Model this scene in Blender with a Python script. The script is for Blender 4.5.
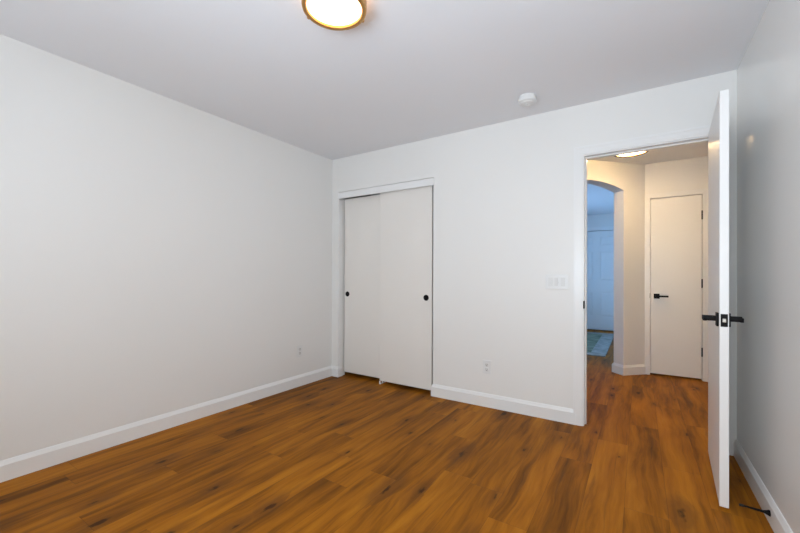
import bpy, bmesh, math, random
from mathutils import Vector, Matrix
PI = math.pi
R = math.radians
scene = bpy.context.scene
for o in list(bpy.data.objects):
    bpy.data.objects.remove(o)
C = scene.collection

# ------------------------------------------------------------------ camera
cam_d = bpy.data.cameras.new('camera')
cam = bpy.data.objects.new('camera', cam_d)
C.objects.link(cam)
cam_d.sensor_fit = 'HORIZONTAL'
cam_d.sensor_width = 36.0
cam_d.lens = 371.47 / 800 * 36.0
cam_d.shift_y = 8.35 / 800
cam_d.clip_start = 0.02
CAM_H, YAW, ROLL, PITCH = 1.1282, 0.57276, 0.0034, 0.0035
cam.matrix_world = (Matrix.Translation((0, 0, CAM_H)) @ Matrix.Rotation(YAW, 4, 'Z')
                    @ Matrix.Rotation(PI / 2 + PITCH, 4, 'X') @ Matrix.Rotation(ROLL, 4, 'Z'))
scene.camera = cam

# ------------------------------------------------------------------ world, daylight, added fill, exposure
w = bpy.data.worlds.new('sky')
scene.world = w
w.use_nodes = True
wn = w.node_tree.nodes
wn['Background'].inputs[0].default_value = (0.60, 0.78, 1.0, 1)
wn['Background'].inputs[1].default_value = 0.4
scene.view_settings.view_transform = 'Standard'
scene.view_settings.look = 'None'
scene.view_settings.gamma = 1.0
scene.view_settings.use_curve_mapping = False
scene.view_settings.exposure = 0.0


def area(name, loc, rot, sx, sy, power, color):
    d = bpy.data.lights.new(name, 'AREA')
    d.shape = 'RECTANGLE'
    d.size, d.size_y = sx, sy
    d.energy = power
    d.color = color
    o = bpy.data.objects.new(name, d)
    C.objects.link(o)
    o.location = loc
    o.rotation_euler = rot
    return o


# daylight coming in through the two windows (bedroom window behind the camera, entry window), plus an added ceiling fill
area('daylight_sky', (-0.45, -0.79, 1.42), (R(90), 0, 0), 1.4, 1.5, 24.5, (1.0, 0.94, 0.76))
area('upward_ceiling_fill', (-0.45, -0.79, 1.2), (R(140), 0, 0), 1.4, 1.0, 68.0, (0.64, 0.80, 1.0))  # added cool fill, tilted up at the window to brighten the ceiling
area('daylight_entry', (-2.98, 6.9, 1.45), (R(90), 0, R(-90)), 1.9, 1.5, 132, (0.29, 0.57, 1.0))
LAMP_STRENGTH = 4.5
LAMP_COLOR = (1.0, 0.58, 0.30)
HALL_STRENGTH = 66.0
HALL_COLOR = (1.0, 0.685, 0.335)

# ------------------------------------------------------------------ dimensions
XL, XR, YB, YF, H = -2.927, 0.515, 3.118, -0.80, 2.44
WT = 0.115                      # partition thickness
YH = YB + WT                    # hall face of the partition
CLX0, CLX1, CLZ = -2.832, -1.637, 2.064    # closet opening
DX0, DX1, DZ = -0.352, 0.405, 2.043        # clear bedroom door opening
HALL_Y = 5.18
CORN = Vector((0.052, HALL_Y, 0))           # corner of hall end wall and the arched diagonal wall
AD = Vector((-1, -1, 0)).normalized()      # along diagonal wall from the corner
AN = Vector((-1, 1, 0)).normalized()       # into the diagonal wall (away from hall)
ENT_Y = 8.82


# ------------------------------------------------------------------ materials
def new_mat(name):
    m = bpy.data.materials.new(name)
    m.use_nodes = True
    return m, m.node_tree.nodes, m.node_tree.links, m.node_tree.nodes['Principled BSDF']


def plain(name, color, rough=0.5, metal=0.0, spec=0.5, noise=0.0, nscale=30, bump=0.0, bscale=200, vary=0.0):
    m, n, l, b = new_mat(name)
    b.inputs['Base Color'].default_value = (*color, 1)
    b.inputs['Roughness'].default_value = rough
    b.inputs['Metallic'].default_value = metal
    b.inputs['Specular IOR Level'].default_value = spec
    tc = n.new('ShaderNodeTexCoord')
    if noise:
        t = n.new('ShaderNodeTexNoise')
        t.inputs['Scale'].default_value = nscale
        t.inputs['Detail'].default_value = 3
        l.new(tc.outputs['Object'], t.inputs['Vector'])
        mx = n.new('ShaderNodeMix')
        mx.data_type = 'RGBA'
        l.new(t.outputs['Fac'], mx.inputs['Factor'])
        mx.inputs[6].default_value = (*[c * (1 - noise) for c in color], 1)
        mx.inputs[7].default_value = (*[min(1, c * (1 + noise)) for c in color], 1)
        l.new(mx.outputs[2], b.inputs['Base Color'])
    if bump:
        t = n.new('ShaderNodeTexNoise')
        t.inputs['Scale'].default_value = bscale
        t.inputs['Detail'].default_value = 2
        l.new(tc.outputs['Object'], t.inputs['Vector'])
        bp = n.new('ShaderNodeBump')
        bp.inputs['Strength'].default_value = bump
        bp.inputs['Distance'].default_value = 0.002
        l.new(t.outputs['Fac'], bp.inputs['Height'])
        l.new(bp.outputs['Normal'], b.inputs['Normal'])
    return m


M = {}
M['wall'] = plain('wall_paint', (0.84, 0.828, 0.805), 0.42, noise=0.01, nscale=2, bump=0.12, bscale=160)
M['wall_satin'] = plain('satin_wall_paint', (0.85, 0.845, 0.825), 0.24, spec=0.75, noise=0.01, nscale=2)
M['ceiling'] = plain('ceiling_paint', (0.87, 0.88, 0.905), 0.75, noise=0.01, nscale=2, bump=0.2, bscale=120)
M['trim'] = plain('trim_enamel', (0.86, 0.855, 0.845), 0.30, noise=0.008, nscale=6)
M['door'] = plain('door_paint', (0.85, 0.84, 0.825), 0.34, noise=0.008, nscale=4)
M['closet'] = plain('closet_door_paint', (0.835, 0.80, 0.755), 0.36, noise=0.008, nscale=4)
M['black'] = plain('matte_black_metal', (0.007, 0.006, 0.0065), 0.5, spec=0.12, noise=0.2, nscale=60)
M['rubber'] = plain('black_rubber', (0.015, 0.015, 0.015), 0.7, noise=0.2, nscale=60)
M['steel'] = plain('satin_steel', (0.40, 0.37, 0.33), 0.35, metal=1.0, noise=0.06, nscale=80)
M['plastic'] = plain('white_plastic', (0.80, 0.80, 0.79), 0.32, noise=0.01, nscale=20)
M['ivory'] = plain('white_plastic_insert', (0.735, 0.73, 0.715), 0.35, noise=0.01, nscale=20)
M['slot'] = plain('dark_slot', (0.10, 0.09, 0.085), 0.6, noise=0.1, nscale=50)
M['brass'] = plain('brushed_brass', (0.62, 0.36, 0.13), 0.34, metal=1.0, noise=0.08, nscale=40)
M['bronze'] = plain('aged_bronze', (0.16, 0.10, 0.055), 0.4, metal=1.0, noise=0.1, nscale=40)
M['outdoor'] = plain('exterior_ground', (0.35, 0.33, 0.28), 0.9, noise=0.2, nscale=3)


def emit_mat(name, color, strength):
    m, n, l, b = new_mat(name)
    b.inputs['Base Color'].default_value = (0.9, 0.9, 0.88, 1)
    b.inputs['Roughness'].default_value = 0.4
    lw = n.new('ShaderNodeTexNoise')
    lw.inputs['Scale'].default_value = 12
    rp = n.new('ShaderNodeMapRange')
    rp.inputs['To Min'].default_value = strength * 0.96
    rp.inputs['To Max'].default_value = strength * 1.04
    l.new(lw.outputs['Fac'], rp.inputs['Value'])
    b.inputs['Emission Color'].default_value = (*color, 1)
    l.new(rp.outputs['Result'], b.inputs['Emission Strength'])
    return m


M['lamp'] = emit_mat('lit_frosted_glass', LAMP_COLOR, LAMP_STRENGTH)
M['hall_lamp'] = emit_mat('lit_warm_frosted_glass', HALL_COLOR, HALL_STRENGTH)


def glass_mat():
    m, n, l, b = new_mat('window_glass')
    n.remove(b)
    tr = n.new('ShaderNodeBsdfTransparent')
    gl = n.new('ShaderNodeBsdfGlossy')
    gl.inputs['Roughness'].default_value = 0.02
    fr = n.new('ShaderNodeFresnel')
    mx = n.new('ShaderNodeMixShader')
    l.new(fr.outputs[0], mx.inputs[0])
    l.new(tr.outputs[0], mx.inputs[1])
    l.new(gl.outputs[0], mx.inputs[2])
    l.new(mx.outputs[0], n['Material Output'].inputs[0])
    return m


M['glass'] = glass_mat()


def wood_floor():
    m, n, l, b = new_mat('knotty_oak_planks')
    tc = n.new('ShaderNodeTexCoord')
    sp = n.new('ShaderNodeSeparateXYZ')
    l.new(tc.outputs['Object'], sp.inputs[0])

    def mth(op, a, bb=None, c=None, clamp=False):
        k = n.new('ShaderNodeMath')
        k.operation = op
        k.use_clamp = clamp
        for i, v in enumerate((a, bb, c)):
            if v is None:
                continue
            if isinstance(v, (int, float)):
                k.inputs[i].default_value = v
            else:
                l.new(v, k.inputs[i])
        return k.outputs[0]

    def comb(x, y, z):
        k = n.new('ShaderNodeCombineXYZ')
        for i, v in enumerate((x, y, z)):
            if isinstance(v, (int, float)):
                k.inputs[i].default_value = v
            else:
                l.new(v, k.inputs[i])
        return k.outputs[0]

    def noise(vec, scale, detail=4, rough=0.55, dist=0.0):
        k = n.new('ShaderNodeTexNoise')
        k.inputs['Scale'].default_value = scale
        k.inputs['Detail'].default_value = detail
        k.inputs['Roughness'].default_value = rough
        k.inputs['Distortion'].default_value = dist
        l.new(vec, k.inputs['Vector'])
        return k.outputs['Fac']

    def ramp(fac, stops):
        k = n.new('ShaderNodeValToRGB')
        e = k.color_ramp.elements
        while len(e) < len(stops):
            e.new(0.5)
        for i, (p, col) in enumerate(stops):
            e[i].position = p
            e[i].color = (*col, 1)
        l.new(fac, k.inputs[0])
        return k.outputs[0]

    def mapr(v, a, bb, c=0.0, d=1.0):
        k = n.new('ShaderNodeMapRange')
        k.inputs['From Min'].default_value = a
        k.inputs['From Max'].default_value = bb
        k.inputs['To Min'].default_value = c
        k.inputs['To Max'].default_value = d
        l.new(v, k.inputs['Value'])
        return k.outputs['Result']

    def mix(fac, a, bb, mode='MIX'):
        k = n.new('ShaderNodeMix')
        k.data_type = 'RGBA'
        k.blend_type = mode
        if isinstance(fac, (int, float)):
            k.inputs['Factor'].default_value = fac
        else:
            l.new(fac, k.inputs['Factor'])
        for i, v in ((6, a), (7, bb)):
            if isinstance(v, tuple):
                k.inputs[i].default_value = (*v, 1)
            else:
                l.new(v, k.inputs[i])
        return k.outputs[2]

    X, Y = sp.outputs['X'], sp.outputs['Y']
    PWD, PLN = 0.178, 1.22
    u = mth('DIVIDE', mth('ADD', X, 10.03), PWD)
    row = mth('FLOOR', u)
    fu = mth('FRACT', u)
    wn1 = n.new('ShaderNodeTexWhiteNoise')
    wn1.noise_dimensions = '1D'
    l.new(row, wn1.inputs['W'])
    v = mth('DIVIDE', mth('MULTIPLY_ADD', wn1.outputs['Value'], PLN, mth('ADD', Y, 10.0)), PLN)
    idx = mth('FLOOR', v)
    fv = mth('FRACT', v)
    wn2 = n.new('ShaderNodeTexWhiteNoise')
    wn2.noise_dimensions = '2D'
    l.new(comb(row, idx, 0), wn2.inputs['Vector'])
    rnd = wn2.outputs['Value']
    rz = mth('MULTIPLY', rnd, 37.0)
    # broad cloudy figure, elongated along the plank
    warp = noise(comb(mth('MULTIPLY', X, 3.0), mth('MULTIPLY', Y, 1.4), rz), 1.0, 3)
    xw = mth('MULTIPLY_ADD', mth('SUBTRACT', warp, 0.5), 0.10, X)
    broad = noise(comb(mth('MULTIPLY', xw, 9.0), mth('MULTIPLY', Y, 0.9), rz), 1.0, 5, 0.6, 0.4)
    med = noise(comb(mth('MULTIPLY', xw, 34.0), mth('MULTIPLY', Y, 1.7), rz), 1.0, 4, 0.6)
    fine = noise(comb(mth('MULTIPLY', xw, 190.0), mth('MULTIPLY', Y, 6.0), rz), 1.0, 3, 0.6)
    tone = mth('ADD', mth('ADD', mth('MULTIPLY_ADD', broad, 0.86, -0.155), mth('MULTIPLY', med, 0.36)),
               mth('MULTIPLY', mth('SUBTRACT', rnd, 0.5), 0.11))
    tone = mth('ADD', tone, mth('MULTIPLY', mth('SUBTRACT', fine, 0.5), 0.10))
    col = ramp(tone, [(0.24, (0.120, 0.040, 0.0050)), (0.37, (0.235, 0.082, 0.0070)),
                      (0.48, (0.350, 0.122, 0.0085)), (0.62, (0.450, 0.168, 0.0120)), (0.78, (0.525, 0.222, 0.0250))])
    # knots with dark elongated smudges
    kv = comb(mth('MULTIPLY', mth('MULTIPLY_ADD', mth('SUBTRACT', med, 0.5), 0.045, X), 5.4), mth('MULTIPLY', Y, 1.9), mth('MULTIPLY', rnd, 3.0))
    vo = n.new('ShaderNodeTexVoronoi')
    vo.voronoi_dimensions = '2D'
    vo.inputs['Scale'].default_value = 1.0
    l.new(kv, vo.inputs['Vector'])
    vs = n.new('ShaderNodeSeparateColor')
    l.new(vo.outputs['Color'], vs.inputs[0])
    has = mapr(vs.outputs[0], 0.42, 0.95)
    rad = mth('MULTIPLY_ADD', has, 0.15, 0.0)
    dist = mth('ADD', vo.outputs['Distance'], mth('MULTIPLY', mth('SUBTRACT', noise(comb(mth('MULTIPLY', X, 30), mth('MULTIPLY', Y, 14), rz), 1.0, 3), 0.5), 0.22))
    core = mth('MULTIPLY', mapr(mth('SUBTRACT', dist, mth('MULTIPLY', rad, 0.45)), 0.035, -0.02), mth('GREATER_THAN', has, 0.02))
    halo = mth('MULTIPLY', mapr(mth('SUBTRACT', dist, mth('MULTIPLY', rad, 2.2)), 0.16, -0.10), mth('GREATER_THAN', has, 0.02))
    col = mix(mth('MULTIPLY', halo, 0.55), col, (0.115, 0.043, 0.012))
    col = mix(mth('MULTIPLY', core, 0.80), col, (0.030, 0.013, 0.006))
    # dark mineral streaks
    st = noise(comb(mth('MULTIPLY', xw, 24.0), mth('MULTIPLY', Y, 0.75), mth('ADD', rz, 9.0)), 1.0, 4, 0.65, 0.3)
    col = mix(mapr(st, 0.56, 0.76, 0.0, 0.62), col, (0.095, 0.040, 0.014))
    # seams
    eu = mth('MULTIPLY', mth('MINIMUM', fu, mth('SUBTRACT', 1.0, fu)), PWD)
    ev = mth('MULTIPLY', mth('MINIMUM', fv, mth('SUBTRACT', 1.0, fv)), PLN)
    seam = mapr(mth('MINIMUM', eu, ev), 0.0018, 0.0006)
    col = mix(mth('MULTIPLY', seam, 0.40), col, (0.05, 0.022, 0.008))
    l.new(col, b.inputs['Base Color'])
    l.new(mapr(fine, 0.2, 0.8, 0.40, 0.52), b.inputs['Roughness'])
    b.inputs['Specular IOR Level'].default_value = 0.06
    hgt = mth('SUBTRACT', mth('MULTIPLY', fine, 0.15), seam)
    bp = n.new('ShaderNodeBump')
    bp.inputs['Strength'].default_value = 0.25
    bp.inputs['Distance'].default_value = 0.0015
    l.new(hgt, bp.inputs['Height'])
    l.new(bp.outputs['Normal'], b.inputs['Normal'])
    return m


M['floor'] = wood_floor()


def rug_mat(name, c1, c2, scale):
    m, n, l, b = new_mat(name)
    tc = n.new('ShaderNodeTexCoord')
    a = n.new('ShaderNodeTexNoise')
    a.inputs['Scale'].default_value = scale
    a.inputs['Detail'].default_value = 5
    l.new(tc.outputs['Object'], a.inputs['Vector'])
    r = n.new('ShaderNodeValToRGB')
    r.color_ramp.elements[0].position = 0.38
    r.color_ramp.elements[1].position = 0.62
    r.color_ramp.elements[0].color = (*c1, 1)
    r.color_ramp.elements[1].color = (*c2, 1)
    l.new(a.outputs['Fac'], r.inputs[0])
    l.new(r.outputs[0], b.inputs['Base Color'])
    b.inputs['Roughness'].default_value = 0.95
    f = n.new('ShaderNodeTexNoise')
    f.inputs['Scale'].default_value = 260
    l.new(tc.outputs['Object'], f.inputs['Vector'])
    bp = n.new('ShaderNodeBump')
    bp.inputs['Strength'].default_value = 0.5
    bp.inputs['Distance'].default_value = 0.004
    l.new(f.outputs['Fac'], bp.inputs['Height'])
    l.new(bp.outputs['Normal'], b.inputs['Normal'])
    return m


M['rug_field'] = rug_mat('rug_field_pile', (0.10, 0.125, 0.08), (0.20, 0.22, 0.15), 5)
M['rug_border'] = rug_mat('rug_border_pile', (0.22, 0.22, 0.20), (0.33, 0.325, 0.30), 9)


# ------------------------------------------------------------------ mesh helpers
def box(bm, x0, x1, y0, y1, z0, z1, bevel=0.0):
    g = bmesh.ops.create_cube(bm, size=1.0)
    vs = g['verts']
    sx, sy, sz = abs(x1 - x0), abs(y1 - y0), abs(z1 - z0)
    for v in vs:
        v.co = Vector(((x0 + x1) / 2 + v.co.x * sx, (y0 + y1) / 2 + v.co.y * sy, (z0 + z1) / 2 + v.co.z * sz))
    if bevel:
        es = list({e for v in vs for e in v.link_edges})
        bmesh.ops.bevel(bm, geom=es, offset=bevel, segments=2, affect='EDGES', profile=0.6)


def prism(bm, pts, d):
    """extrude a closed 3-D polygon by vector d"""
    d = Vector(d)
    a = [bm.verts.new(Vector(p)) for p in pts]
    c = [bm.verts.new(Vector(p) + d) for p in pts]
    n = len(a)
    fs = [bm.faces.new(a[::-1]), bm.faces.new(c)]
    for i in range(n):
        fs.append(bm.faces.new((a[i], a[(i + 1) % n], c[(i + 1) % n], c[i])))
    return fs


def lathe(bm, prof, seg=40, axis='Z', center=(0, 0, 0), closed=False):
    """revolve (r, h) profile about an axis through center"""
    rings = []
    cx, cy, cz = center
    for r, h in prof:
        ring = []
        k = 1 if r < 1e-6 else seg
        for i in range(k):
            t = 2 * PI * i / seg
            a, b2 = r * math.cos(t), r * math.sin(t)
            p = {'Z': (a, b2, h), 'Y': (a, h, b2), 'X': (h, a, b2)}[axis]
            ring.append(bm.verts.new((cx + p[0], cy + p[1], cz + p[2])))
        rings.append(ring)
    pairs = list(zip(rings, rings[1:]))
    if closed:
        pairs.append((rings[-1], rings[0]))
    for A, B in pairs:
        for i in range(seg):
            j = (i + 1) % seg
            if len(A) == 1 and len(B) == 1:
                break
            if len(A) == 1:
                bm.faces.new((A[0], B[j], B[i]))
            elif len(B) == 1:
                bm.faces.new((A[i], A[j], B[0]))
            else:
                bm.faces.new((A[i], A[j], B[j], B[i]))


def obj(name, bm, mat, parent=None, smooth=False):
    bmesh.ops.recalc_face_normals(bm, faces=bm.faces[:])
    me = bpy.data.meshes.new(name)
    bm.to_mesh(me)
    bm.free()
    if smooth:
        for p in me.polygons:
            p.use_smooth = True
        me.set_sharp_from_angle(angle=R(35))
    me.materials.append(mat)
    o = bpy.data.objects.new(name, me)
    C.objects.link(o)
    if parent:
        o.parent = parent
    return o


def tag(o, label, cat, group=None, kind=None):
    o['label'] = label
    o['category'] = cat
    if group:
        o['group'] = group
    if kind:
        o['kind'] = kind
    return o


def root(name, label, cat, loc, rot=(0, 0, 0), group=None, kind=None):
    o = bpy.data.objects.new(name, None)
    o.empty_display_size = 0.1
    C.objects.link(o)
    o.location = loc
    o.rotation_euler = rot
    return tag(o, label, cat, group, kind)


def struct(name, bm, mat, label, cat, smooth=False):
    return tag(obj(name, bm, mat, None, smooth), label, cat, kind='structure')


def boxes(*bs, bevel=0.0):
    bm = bmesh.new()
    for b in bs:
        box(bm, *b, bevel=bevel)
    return bm


BASE_T, BASE_H = 0.014, 0.114


def base_run(bm, a, b, n, m0=0.0, m1=0.0):
    """baseboard from a to b along a wall line, n = unit normal into the room; m0, m1 extend (+) or shorten (-) the front at each end (mitres)"""
    a, b, n = Vector((*a, 0)), Vector((*b, 0)), Vector((*n, 0))
    d = (b - a).normalized()
    prof = [(0, 0.0), (BASE_T, 0.0), (BASE_T, 0.088), (0.011, 0.094), (0.004, 0.111), (0.0, BASE_H)]
    A, B = [], []
    for t, z in prof:
        k = t / BASE_T
        A.append(bm.verts.new(a + n * t - d * (m0 * k) + Vector((0, 0, z))))
        B.append(bm.verts.new(b + n * t + d * (m1 * k) + Vector((0, 0, z))))
    q = len(prof)
    bm.faces.new(A[::-1])
    bm.faces.new(B)
    for i in range(q):
        bm.faces.new((A[i], A[(i + 1) % q], B[(i + 1) % q], B[i]))


# ------------------------------------------------------------------ structure: floor, ceiling, walls
struct('floor', boxes((-3.4, 1.2, YF - 0.115, 9.1, -0.10, 0.0)), M['floor'],
       'orange-brown knotty wood plank floor running through bedroom and hallway', 'floor')
struct('ceiling', boxes((-3.4, 1.2, YF - 0.115, 9.1, H, H + 0.10)), M['ceiling'],
       'flat pale grey-white ceiling over the bedroom and hallway', 'ceiling')

struct('wall_left', boxes((XL - WT, XL, YF, 4.05, 0, H)), M['wall'],
       'long blank white wall left of the closet, with one low outlet', 'wall')
struct('wall_back', boxes((XL, CLX0, YB, YH, 0, H), (CLX0, CLX1, YB, YH, CLZ, H), (CLX1, DX0 - 0.02, YB, YH, 0, H),
                          (DX0 - 0.02, DX1 + 0.02, YB, YH, DZ + 0.02, H), (DX1 + 0.02, XR, YB, YH, 0, H)), M['wall'],
       'white wall holding the closet and the open doorway', 'wall')
struct('wall_right', boxes((XR, XR + WT, YF, YH, 0, H)), M['wall_satin'],
       'satin white wall behind the open white door', 'wall')
WX0, WX1, WZ0, WZ1 = -1.20, 0.30, 0.62, 2.20
struct('wall_front', boxes((XL - WT, WX0, YF - WT, YF, 0, H), (WX1, XR + WT, YF - WT, YF, 0, H),
                           (WX0, WX1, YF - WT, YF, 0, WZ0), (WX0, WX1, YF - WT, YF, WZ1, H)), M['wall'],
       'white window wall facing the closet wall', 'wall')


def window(name, x0, x1, z0, z1, yc, label, loc=(0, 0, 0), rz=0):
    r = root(name, label, 'window', loc, (0, 0, rz), kind='structure')
    f = 0.045
    xm = (x0 + x1) / 2
    obj('window_frame', boxes((x0, x1, yc - .03, yc + .03, z0, z0 + f), (x0, x1, yc - .03, yc + .03, z1 - f, z1),
                              (x0, x0 + f, yc - .03, yc + .03, z0 + f, z1 - f), (x1 - f, x1, yc - .03, yc + .03, z0 + f, z1 - f),
                              (xm - f / 2, xm + f / 2, yc - .03, yc + .03, z0 + f, z1 - f)), M['plastic'], r)
    obj('window_pane', boxes((x0 + f, xm - f / 2, yc - .003, yc + .003, z0 + f, z1 - f),
                             (xm + f / 2, x1 - f, yc - .003, yc + .003, z0 + f, z1 - f)), M['glass'], r)
    return r


window('window_1', WX0, WX1, WZ0, WZ1, YF - WT / 2, 'white framed sliding window opposite the closet wall')

# closet enclosure
CLD = YH + 0.60
struct('wall_closet', boxes((XL, CLX1 + 0.14, CLD, CLD + 0.10, 0, H), (CLX1 + 0.04, CLX1 + 0.14, YH, CLD, 0, H)), M['wall'],
       'white closet interior wall behind the sliding doors', 'wall')

# hallway walls
HX1, HX0 = 0.80, -1.25
HDX0, HDX1, HDZ = 0.103, 0.575, 2.034       # hall closet door clear opening
struct('wall_hall_end', boxes((CORN.x, HDX0, HALL_Y, HALL_Y + WT, 0, H), (HDX1, HX1 + 0.10, HALL_Y, HALL_Y + WT, 0, H),
                              (HDX0, HDX1, HALL_Y, HALL_Y + WT, HDZ, H), (HDX0, HDX1, HALL_Y + .10, HALL_Y + WT, 0, HDZ)), M['wall'],
       'warmly lit hallway wall around the narrow flush door', 'wall')
struct('wall_hall_right', boxes((HX1, HX1 + 0.10, YH, HALL_Y, 0, H)), M['wall'],
       'hallway side wall hidden beyond the open bedroom door', 'wall')
struct('wall_hall_left', boxes((HX0 - 0.14, HX0, YH, 3.90, 0, H)), M['wall'],
       'hallway wall between closet and arched diagonal wall', 'wall')

# diagonal wall with an arch
AT = 0.145
S0, S1, SPR, RISE = 0.292, 1.255, 2.123, 0.099   # arch jambs along the wall, springing height, rise
half = (S1 - S0) / 2
RAD = (half * half + RISE * RISE) / (2 * RISE)
bm = bmesh.new()


def dp(s, z, off=0.0):
    p = CORN + AD * s + AN * off
    return Vector((p.x, p.y, z))


S_END = 1.86
prism(bm, [dp(0, 0), dp(S0, 0), dp(S0, H), dp(0, H)], AN * AT)
prism(bm, [dp(S1, 0), dp(S_END, 0), dp(S_END, H), dp(S1, H)], AN * AT)
NSEG = 28
arc = []
for i in range(NSEG + 1):
    s = S0 + (S1 - S0) * i / NSEG
    dx = s - (S0 + S1) / 2
    arc.append((s, SPR + RISE - RAD + math.sqrt(RAD * RAD - dx * dx)))
front_low = [bm.verts.new(dp(s, z)) for s, z in arc]
front_top = [bm.verts.new(dp(s, H)) for s, z in arc]
back_low = [bm.verts.new(dp(s, z, AT)) for s, z in arc]
back_top = [bm.verts.new(dp(s, H, AT)) for s, z in arc]
for i in range(NSEG):
    bm.faces.new((front_low[i], front_low[i + 1], front_top[i + 1], front_top[i]))
    bm.faces.new((back_low[i + 1], back_low[i], back_top[i], back_top[i + 1]))
    bm.faces.new((front_low[i], back_low[i], back_low[i + 1], front_low[i + 1]))
    bm.faces.new((front_top[i], front_top[i + 1], back_top[i + 1], back_top[i]))
struct('wall_arch', bm, M['wall'], 'diagonal hallway wall with the arched opening into the blue-lit entry', 'wall')

# entry room beyond the arch
EX0, EX1, EY0 = -2.75, 0.30, 3.93
struct('wall_entry_back', boxes((-3.0, -1.260, ENT_Y, ENT_Y + WT, 0, H), (-0.260, EX1 + .1, ENT_Y, ENT_Y + WT, 0, H),
                                (-1.260, -0.260, ENT_Y, ENT_Y + WT, 2.10, H), (-1.260, -0.260, ENT_Y + .09, ENT_Y + WT, 0, 2.10)), M['wall'],
       'blue-lit far wall around the six-panel entry door', 'wall')
EWY0, EWY1 = 6.0, 7.8
struct('wall_entry_left', boxes((EX0 - WT, EX0, 4.0, EWY0, 0, H), (EX0 - WT, EX0, EWY1, ENT_Y, 0, H),
                                (EX0 - WT, EX0, EWY0, EWY1, 0, 0.75), (EX0 - WT, EX0, EWY0, EWY1, 2.15, H)), M['wall'],
       'entry side wall holding the daylight window', 'wall')
struct('wall_entry_right', boxes((EX1, EX1 + .1, HALL_Y + WT, ENT_Y, 0, H)), M['wall'],
       'entry side wall behind the hallway linen closet', 'wall')
struct('wall_entry_front', boxes((EX0 - WT, HX0 - .05, EY0, EY0 + .1, 0, H)), M['wall'],
       'entry wall backing onto the bedroom closet', 'wall')
window('window_2', -(EWY1 - EWY0) / 2, (EWY1 - EWY0) / 2, 0.75, 2.15, 0, 'white framed window lighting the entry room',
       (EX0 - WT / 2, (EWY0 + EWY1) / 2, 0), PI / 2)

# ------------------------------------------------------------------ baseboards
T = BASE_T
bm = bmesh.new()
base_run(bm, (XL, YF), (XL, YB), (1, 0), 0, -T)
struct('baseboard_left', bm, M['trim'], 'white baseboard along the long blank left wall', 'baseboard')
bm = bmesh.new()
base_run(bm, (XL + T, YB), (CLX0, YB), (0, -1), 0, T)
base_run(bm, (CLX0, YB), (CLX0, YB + 0.062), (1, 0), T, 0)
struct('baseboard_corner', bm, M['trim'], 'short white baseboard piece between the room corner and the closet', 'baseboard')
CASE_X0 = -0.424
bm = bmesh.new()
base_run(bm, (CLX1, YB), (CASE_X0, YB), (0, -1), T, 0)
base_run(bm, (CLX1, YB + 0.030), (CLX1, YB), (-1, 0), 0, T)
struct('baseboard_back', bm, M['trim'], 'white baseboard between the closet and the doorway', 'baseboard')
bm = bmesh.new()
base_run(bm, (XR, YF), (XR, YB), (-1, 0), 0, 0)
struct('baseboard_right', bm, M['trim'], 'white baseboard behind the open door, with the door stop', 'baseboard')
bm = bmesh.new()
n45 = -AN
p0 = CORN + AD * S0
base_run(bm, (CORN.x, CORN.y), (p0.x, p0.y), (n45.x, n45.y), -0.006, T)
p1 = p0 + AN * AT
jn = AD
base_run(bm, (p0.x, p0.y), (p1.x, p1.y), (jn.x, jn.y), T, T)
struct('baseboard_arch', bm, M['trim'], 'white hallway baseboard wrapping around the arch edge', 'baseboard')
bm = bmesh.new()
base_run(bm, (EX0, ENT_Y), (-1.32, ENT_Y), (0, -1))
base_run(bm, (-0.17, ENT_Y), (EX1, ENT_Y), (0, -1))
struct('baseboard_entry', bm, M['trim'], 'white baseboard beside the six-panel entry door', 'baseboard')


# ------------------------------------------------------------------ trims
def casing(bm, x0, x1, ztop, yface, wd, th):
    """three-sided casing around an opening x0..x1, on a wall face at yface (room towards -Y); stepped profile"""
    def run(px0, px1, pz0, pz1):
        box(bm, px0, px1, yface - th, yface, pz0, pz1)
    steps = [(0.0, wd * 0.22, th * 0.62), (wd * 0.22, wd * 0.74, th * 0.80), (wd * 0.74, wd, th)]
    for a, b, t in steps:
        box(bm, x0 - b, x0 - a, yface - t, yface, 0, ztop + a, 0)
        box(bm, x1 + a, x1 + b, yface - t, yface, 0, ztop + a, 0)
        box(bm, x0 - b, x1 + b, yface - t, yface, ztop + a, ztop + b, 0)


t1 = root('trim_1', 'white casing and jamb framing the open bedroom doorway', 'door frame', (0, YB, 0), kind='structure')
bm = bmesh.new()
casing(bm, DX0 - 0.008, DX1 + 0.008, DZ + 0.008, 0.0, 0.064, 0.016)
obj('casing', bm, M['trim'], t1)
bm = bmesh.new()
box(bm, DX0 - 0.0199, DX0, 0, WT, 0, DZ)
box(bm, DX1, DX1 + 0.0199, 0, WT, 0, DZ)
box(bm, DX0 - 0.0199, DX1 + 0.0199, 0, WT, DZ, DZ + 0.0199)
obj('jamb', bm, M['trim'], t1)
bm = bmesh.new()
box(bm, DX0, DX0 + 0.010, 0.045, 0.085, 0, DZ)
box(bm, DX1 - 0.010, DX1, 0.045, 0.085, 0, DZ)
box(bm, DX0 + .01, DX1 - .01, 0.045, 0.085, DZ - 0.010, DZ)
obj('stop_molding', bm, M['trim'], t1)
o = obj('strike_plate', boxes((DX0 - 0.006, DX0 + 0.0015, -0.010, 0.032, 0.888, 0.945), bevel=0.0006), M['black'], t1)
o['label'] = 'black strike plate'

bm = bmesh.new()
box(bm, CLX0 - 0.004, CLX1 + 0.006, YB - 0.007, YB + 0.012, 1.990, 2.058, 0.0015)
struct('trim_2', bm, M['trim'], 'white fascia board across the top of the closet opening', 'trim')
bm = bmesh.new()
box(bm, CLX0, CLX0 + 0.004, YB + 0.004, YB + 0.060, BASE_H, 1.989)
struct('trim_3', bm, M['trim'], 'thin white jamb strip at the left side of the closet opening', 'trim')

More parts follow.
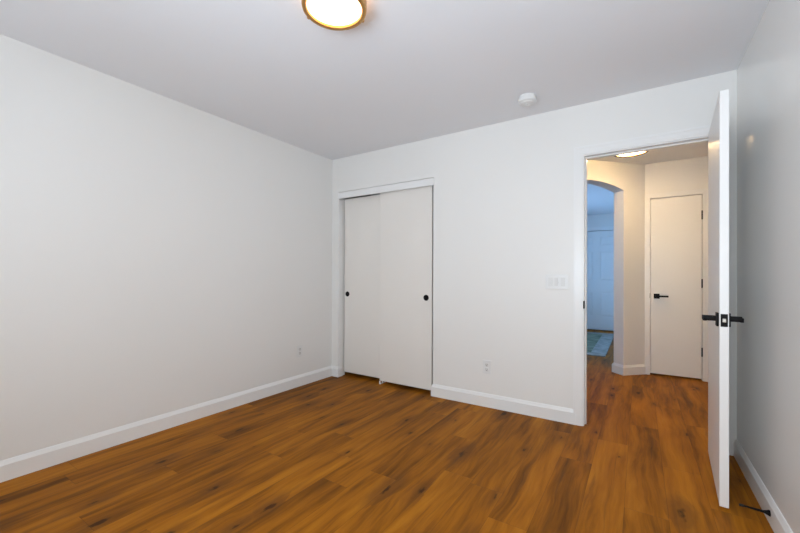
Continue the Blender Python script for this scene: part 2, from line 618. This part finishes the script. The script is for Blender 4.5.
bm = bmesh.new()
casing(bm, HDX0 - 0.001, HDX1 + 0.001, HDZ + 0.001, HALL_Y, 0.052, 0.014)
struct('trim_4', bm, M['trim'], 'white casing around the narrow hallway door', 'door frame')
bm = bmesh.new()
casing(bm, -1.260, -0.260, 2.10, ENT_Y, 0.072, 0.016)
struct('trim_5', bm, M['trim'], 'white casing around the six-panel entry door', 'door frame')


# ------------------------------------------------------------------ doors
def lever_parts(parent, x, z, yface, out, direction, rose=0.066, length=0.100, bar=0.021, stand=0.052, label=True):
    """square rose on a door face at y = yface, lever standing off towards `out` (+1/-1 in y) and running along x by direction"""
    bm = bmesh.new()
    y1 = yface + out * 0.009
    box(bm, x - rose / 2, x + rose / 2, min(yface, y1), max(yface, y1), z - rose / 2, z + rose / 2, 0.0015)
    ro = obj('rose', bm, M['black'], parent, True)
    bm = bmesh.new()
    y2 = yface + out * stand
    box(bm, x - 0.012, x + 0.012, min(y1, y2) - 0.0005, max(y1, y2) + 0.0065 * (1 if out > 0 else 0) , z - bar / 2 + 0.002, z + bar / 2 + 0.007, 0.001)
    xe = x + direction * length
    xs = x - direction * 0.012
    ya, yb = y2 - 0.007, y2 + 0.007
    box(bm, min(xs, xe), max(xs, xe), ya, yb, z - bar / 2, z + bar / 2, 0.002)
    le = obj('lever_handle', bm, M['black'], parent, True)
    if label:
        ro['label'] = 'square black rose'
        le['label'] = 'flat black lever handle'


def hinge(parent, x, y, z, h=0.09, r=0.0065, leaf=None):
    bm = bmesh.new()
    lathe(bm, [(0, z - h / 2 - .004), (r * .7, z - h / 2 - .004), (r, z - h / 2), (r, z + h / 2), (r * .7, z + h / 2 + .004), (0, z + h / 2 + .004)], 14, 'Z', (x, y, 0))
    if leaf:
        box(bm, *leaf, z - h / 2, z + h / 2)
    o = obj('hinge', bm, M['black'], parent, True)
    o['label'] = 'black door hinge'


# open bedroom door: pin at the casing, leaf runs along local -X, swung to about 87 degrees
PINX, PINY = 0.4115, 3.088
OPEN = R(86.6)
d1 = root('door_1', 'open flush white bedroom door standing ajar beside the right wall', 'door', (PINX, PINY, 0), (0, 0, OPEN), kind='structure')
LEAF, LT = 0.7185, 0.0355
obj('door_slab', boxes((-LEAF, -0.014, 0.005, 0.005 + LT, 0.012, 2.040), bevel=0.0015), M['door'], d1)
HZ = 0.918
lever_parts(d1, -LEAF + 0.060, HZ, 0.005, -1, 1)
lever_parts(d1, -LEAF + 0.060, HZ, 0.005 + LT, 1, 1)
bm = bmesh.new()
ym = 0.005 + LT / 2
box(bm, -LEAF - 0.0015, -LEAF + 0.004, ym - 0.0135, ym + 0.0135, HZ - 0.031, HZ + 0.031, 0.0008)
lp = obj('latch_plate', bm, M['black'], d1)
lp['label'] = 'black latch plate on the door edge'
bm = bmesh.new()
box(bm, -LEAF - 0.011, -LEAF - 0.001, ym - 0.007, ym + 0.007, HZ - 0.009, HZ + 0.009, 0.002)
lb = obj('latch_bolt', bm, M['steel'], lp)
lb['label'] = 'silver latch bolt'
for z in (0.20, 1.02, 1.84):
    hinge(d1, 0, 0, z, leaf=(-0.012, -0.004, 0.004, 0.030))


# closet sliding doors
def slider(name, label, x0, x1, y0, z0, pull_x, pull_z, ztop=2.03):
    r = root(name, label, 'closet door', ((x0 + x1) / 2, y0 + 0.017, 0), kind='structure')
    cx, cy = (x0 + x1) / 2, y0 + 0.017
    obj('door_slab', boxes((x0 - cx, x1 - cx, -0.017, 0.017, z0, ztop), bevel=0.0035), M['closet'], r)
    bm = bmesh.new()
    yy = -0.017
    lathe(bm, [(0.0, yy - 0.0006), (0.021, yy - 0.0006), (0.0235, yy - 0.0030), (0.027, yy - 0.0034), (0.0288, yy - 0.0015), (0.0288, yy + 0.006)], 32, 'Y', (pull_x - cx, 0, pull_z))
    o = obj('finger_pull', bm, M['black'], r, True)
    o['label'] = 'round black finger pull'
    return r


slider('door_2', 'rear sliding closet door, nearer the room corner', CLX0 + 0.013, -2.225, YB + 0.088, 0.042, -2.772, 0.925, 1.999)
slider('door_3', 'front sliding closet door overlapping the other one', -2.287, -1.674, YB + 0.040, 0.034, -1.735, 0.920)
bm = bmesh.new()
box(bm, -2.286, -2.270, YB + 0.030, YB + 0.132, 0.0, 0.004, 0.001)
box(bm, -2.286, -2.270, YB + 0.0305, YB + 0.0365, 0.004, 0.033, 0.001)
box(bm, -2.286, -2.270, YB + 0.0775, YB + 0.0845, 0.004, 0.038, 0.001)
g = obj('floor_guide', bm, M['plastic'])
tag(g, 'small white plastic floor guide under the meeting closet doors', 'door guide')

# narrow hallway door
d4 = root('door_4', 'narrow flush white hallway door with black hinges and lever', 'door', (HDX1 - 0.004, HALL_Y, 0), kind='structure')
HW = HDX1 - HDX0 - 0.008
obj('door_slab', boxes((-HW, -0.001, 0.001, 0.036, 0.022, HDZ - 0.006), bevel=0.001), M['door'], d4)
lever_parts(d4, -HW + 0.058, 0.909, 0.001, -1, 1, 0.056, 0.108, 0.020)
for z in (0.312, 1.059, 1.806):
    hinge(d4, 0.001, -0.006, z, leaf=(-0.004, 0.006, -0.004, 0.001))
o = obj('latch_plate', boxes((-HW - 0.009, -HW - 0.003, -0.0155, -0.002, 0.885, 0.940), bevel=0.0006), M['steel'], d4)
o['label'] = 'small metal strike at the door edge'

# six-panel entry door
EDW, EDH, EDT = 0.994, 2.090, 0.042
d5 = root('door_5', 'six-panel entry door seen through the arch in blue light', 'door', (-0.760, ENT_Y + 0.012, 0.0), kind='structure')
bm = bmesh.new()
x0, x1 = -EDW / 2, EDW / 2
ST = 0.118
MU = 0.125
cols = [(x0 + ST, -MU / 2), (MU / 2, x1 - ST)]
rows = [(0.289, 0.806), (1.043, 1.664), (1.772, 1.985)]
zb = 0.018
zt = EDH
rails = [(zb, 0.289), (0.806, 1.043), (1.664, 1.772), (1.985, zt)]
box(bm, x0, x0 + ST, 0, EDT, zb, zt)
box(bm, x1 - ST, x1, 0, EDT, zb, zt)
for a, b in rails:
    box(bm, x0 + ST, x1 - ST, 0, EDT, a, b)
for za, zc in rows:
    box(bm, -MU / 2, MU / 2, 0, EDT, za, zc)
    for xa, xc in cols:
        box(bm, xa, xc, 0.014, EDT - 0.012, za, zc)
        m_, k_ = 0.030, 0.012
        fr = [Vector((xa + m_ * 0.4, 0.014, za + m_ * .4)), Vector((xc - m_ * .4, 0.014, za + m_ * .4)), Vector((xc - m_ * .4, 0.014, zc - m_ * .4)), Vector((xa + m_ * .4, 0.014, zc - m_ * .4))]
        to = [Vector((xa + m_ * 1.4, 0.004, za + m_ * 1.4)), Vector((xc - m_ * 1.4, 0.004, za + m_ * 1.4)), Vector((xc - m_ * 1.4, 0.004, zc - m_ * 1.4)), Vector((xa + m_ * 1.4, 0.004, zc - m_ * 1.4))]
        A = [bm.verts.new(p) for p in fr]
        B = [bm.verts.new(p) for p in to]
        bm.faces.new(A)
        bm.faces.new(B)
        for i in range(4):
            bm.faces.new((A[i], A[(i + 1) % 4], B[(i + 1) % 4], B[i]))
obj('panelled_slab', bm, M['door'], d5)
bm = bmesh.new()
lathe(bm, [(0, -0.004), (0.007, -0.004), (0.012, -0.002), (0.012, 0.004)], 20, 'Y', (0, 0, 1.468))
o = obj('peephole', bm, M['plastic'], d5, True)
o['label'] = 'small pale door viewer'

# ------------------------------------------------------------------ ceiling lights


def ceiling_light(loc, label, lamp_mat, ring_mat, r=0.147, phase=0.0, dome=0.012, rim=0.006):
    t = root('ceiling_light', label, 'ceiling light', loc)     # base on the ceiling, body hangs down (-Z)
    bm = bmesh.new()
    lathe(bm, [(0, 0), (r * 0.97, 0), (r * 0.97, -0.007), (r * 0.95, -0.009), (0, -0.009)], 56)
    obj('ceiling_pan', bm, M['plastic'], t, True)
    bm = bmesh.new()
    prof = [(r * 0.915, -0.027 - rim), (r * 0.985, -0.027 - rim), (r, -0.033 - rim), (r, -0.066), (r * 0.985, -0.074), (r * 0.955, -0.077), (r * 0.885, -0.077), (r * 0.855, -0.073), (r * 0.850, -0.064), (r * 0.865, -0.060)]
    lathe(bm, prof, 64, closed=True)
    obj('ring', bm, ring_mat, t, True)['label'] = 'metal ring around the glass'
    bm = bmesh.new()
    prof = [(r * 0.900, -0.009), (r * 0.905, -0.056), (r * 0.862, -0.0605), (r * 0.862, -0.062)]
    for i in range(1, 9):
        a = i / 8
        prof.append((r * 0.862 * (1 - a) if i < 8 else 0.0, -0.062 - dome * math.sin(a * PI / 2)))
    lathe(bm, prof, 56)
    obj('glass_diffuser', bm, lamp_mat, t, True)['label'] = 'glowing frosted glass diffuser'
    for k in range(3):
        a = phase + k * 2 * PI / 3
        bm = bmesh.new()
        lathe(bm, [(0, -0.006), (0.005, -0.006), (0.005, 0.002), (0.0085, 0.003), (0.0095, 0.009), (0.006, 0.013), (0, 0.014)], 18, 'X')
        o = obj('knob', bm, ring_mat, t, True)
        o.location = (r * 0.965 * math.cos(a), r * 0.965 * math.sin(a), -0.064)
        o.rotation_euler = (0, 0, a)
    return t


def view_dir(x, y):
    return math.atan2(y, x)


LX, LY = -1.194, 1.281
ceiling_light((LX, LY, H), 'round brass-ringed flush light glowing on the bedroom ceiling', M['lamp'], M['brass'], 0.149, view_dir(LX, LY) + PI / 3 - 0.09)
ceiling_light((-0.072, 4.345, H), 'round flush light glowing warm on the hallway ceiling', M['hall_lamp'], M['bronze'], 0.158, view_dir(-0.07, 4.37) + PI / 2 - 0.1, 0.014, 0.010)

# ------------------------------------------------------------------ smoke detector
t = root('smoke_detector', 'round white smoke detector on the ceiling near the doorway', 'smoke detector', (-0.690, 2.776, H))
bm = bmesh.new()
lathe(bm, [(0, 0), (0.060, 0), (0.060, -0.011), (0.058, -0.012), (0, -0.012)], 40)
obj('base_plate', bm, M['plastic'], t, True)
bm = bmesh.new()
lathe(bm, [(0, -0.012), (0.064, -0.013), (0.0655, -0.016), (0.0655, -0.034), (0.064, -0.040), (0.057, -0.046), (0.051, -0.048), (0.050, -0.051), (0.040, -0.055), (0.018, -0.056), (0.017, -0.054), (0, -0.054)], 40)
cv = obj('cover', bm, M['plastic'], t, True)
bm = bmesh.new()
lathe(bm, [(0, -0.053), (0.008, -0.053), (0.008, -0.0575), (0.006, -0.0585), (0, -0.0585)], 20)
o = obj('test_button', bm, M['ivory'], cv, True)


# ------------------------------------------------------------------ wall plates (built facing local -Y, origin on the wall)
def outlet(loc, rz, label):
    t = root('wall_outlet', label, 'wall outlet', loc, (0, 0, rz), group='wall outlets')
    obj('cover_plate', boxes((-0.036, 0.036, -0.006, 0, -0.058, 0.058), bevel=0.0022), M['plastic'], t)
    for s in (0.0200, -0.0200):
        bm = bmesh.new()
        lathe(bm, [(0, -0.0085), (0.0155, -0.0085), (0.0168, -0.0078), (0.0168, -0.004)], 28, 'Y', (0, 0, s))
        rc = obj('receptacle', bm, M['ivory'], t, True)
        bm = bmesh.new()
        box(bm, -0.0078, -0.0052, -0.0092, -0.006, s - 0.001, s + 0.009)
        box(bm, 0.0052, 0.0078, -0.0092, -0.006, s + 0.000, s + 0.008)
        lathe(bm, [(0, -0.0092), (0.0030, -0.0092), (0.0030, -0.006)], 14, 'Y', (0, 0, s - 0.0075))
        o = obj('plug_slots', bm, M['slot'], rc)
        o['label'] = 'dark plug slots'
    bm = bmesh.new()
    lathe(bm, [(0, -0.0075), (0.0028, -0.0072), (0.0032, -0.0055)], 14, 'Y')
    obj('screw', bm, M['ivory'], t, True)
    return t


ow = outlet((-1.110, YB, 0.344), 0, 'white duplex outlet low on the wall between closet and doorway')


def dup(src, loc, rz, label):
    r2 = src.copy()
    C.objects.link(r2)
    r2.location = loc
    r2.rotation_euler = (0, 0, rz)
    r2['label'] = label
    for ch in list(src.children):
        c2 = ch.copy()
        C.objects.link(c2)
        c2.parent = r2
        for gch in list(ch.children):
            g2 = gch.copy()
            C.objects.link(g2)
            g2.parent = c2
    return r2


dup(ow, (XL, 2.643, 0.357), PI / 2, 'white duplex outlet low on the long left wall')

t = root('light_switch', 'wide white three-gang switch plate on the wall beside the doorway', 'light switch', (-0.546, YB, 1.088))
obj('cover_plate', boxes((-0.083, 0.083, -0.006, 0, -0.0575, 0.0575), bevel=0.0022), M['plastic'], t)
for k, xx in enumerate((-0.046, 0.0, 0.046)):
    bm = bmesh.new()
    y_t, y_b = (-0.0075, -0.0105) if k != 1 else (-0.0105, -0.0075)
    x0, x1, z0, z1 = xx - 0.0163, xx + 0.0163, -0.0330, 0.0330
    if k == 1:
        x1 = xx + 0.009
    V = [bm.verts.new(p) for p in ((x0, -0.004, z0), (x1, -0.004, z0), (x1, -0.004, z1), (x0, -0.004, z1),
                                   (x0 + .001, y_b, z0 + .001), (x1 - .001, y_b, z0 + .001), (x1 - .001, y_t, z1 - .001), (x0 + .001, y_t, z1 - .001))]
    for f in ((0, 1, 2, 3), (4, 5, 6, 7), (0, 1, 5, 4), (1, 2, 6, 5), (2, 3, 7, 6), (3, 0, 4, 7)):
        bm.faces.new([V[i] for i in f])
    rk = obj('rocker', bm, M['ivory'], t)
    if k == 1:
        rk['label'] = 'dimmer rocker with a slim slider'
        obj('slider', boxes((xx + 0.0115, xx + 0.0160, -0.0095, -0.004, -0.012, 0.002), bevel=0.0006), M['ivory'], rk)

# ------------------------------------------------------------------ door stop
t = root('door_stop', 'black rod door stop sticking out of the right baseboard', 'door stop', (XR - BASE_T, 2.342, 0.053), (0, R(1.8), R(-2)))
bm = bmesh.new()
lathe(bm, [(0, 0.003), (-0.0, 0.003), (0.0135, 0.003), (0.0135, -0.004), (0.010, -0.010), (0.0065, -0.020), (0.0, -0.020)][1:], 22, 'X')
obj('base', bm, M['black'], t, True)
bm = bmesh.new()
lathe(bm, [(0, -0.019), (0.0058, -0.019), (0.0042, -0.091), (0, -0.091)], 18, 'X')
obj('rod', bm, M['black'], t, True)
bm = bmesh.new()
lathe(bm, [(0, -0.090), (0.0056, -0.090), (0.0060, -0.101), (0.0050, -0.105), (0, -0.105)], 18, 'X')
obj('rubber_tip', bm, M['rubber'], t, True)

# ------------------------------------------------------------------ entry rug
RX0, RX1, RY0, RY1 = -1.75, -0.405, 5.96, 8.42
t = root('rug', 'grey-green bordered rug in front of the six-panel entry door', 'rug', ((RX0 + RX1) / 2, (RY0 + RY1) / 2, 0))
hx, hy, bw = (RX1 - RX0) / 2, (RY1 - RY0) / 2, 0.20
bm = boxes((-hx, hx, -hy, -hy + bw, 0.0005, 0.009), (-hx, hx, hy - bw, hy, 0.0005, 0.009), (-hx, -hx + bw, -hy + bw, hy - bw, 0.0005, 0.009), (hx - bw, hx, -hy + bw, hy - bw, 0.0005, 0.009))
obj('border', bm, M['rug_border'], t)['label'] = 'pale rug border'
obj('field', boxes((-hx + bw, hx - bw, -hy + bw, hy - bw, 0.0005, 0.0085)), M['rug_field'], t)['label'] = 'grey-green rug field'
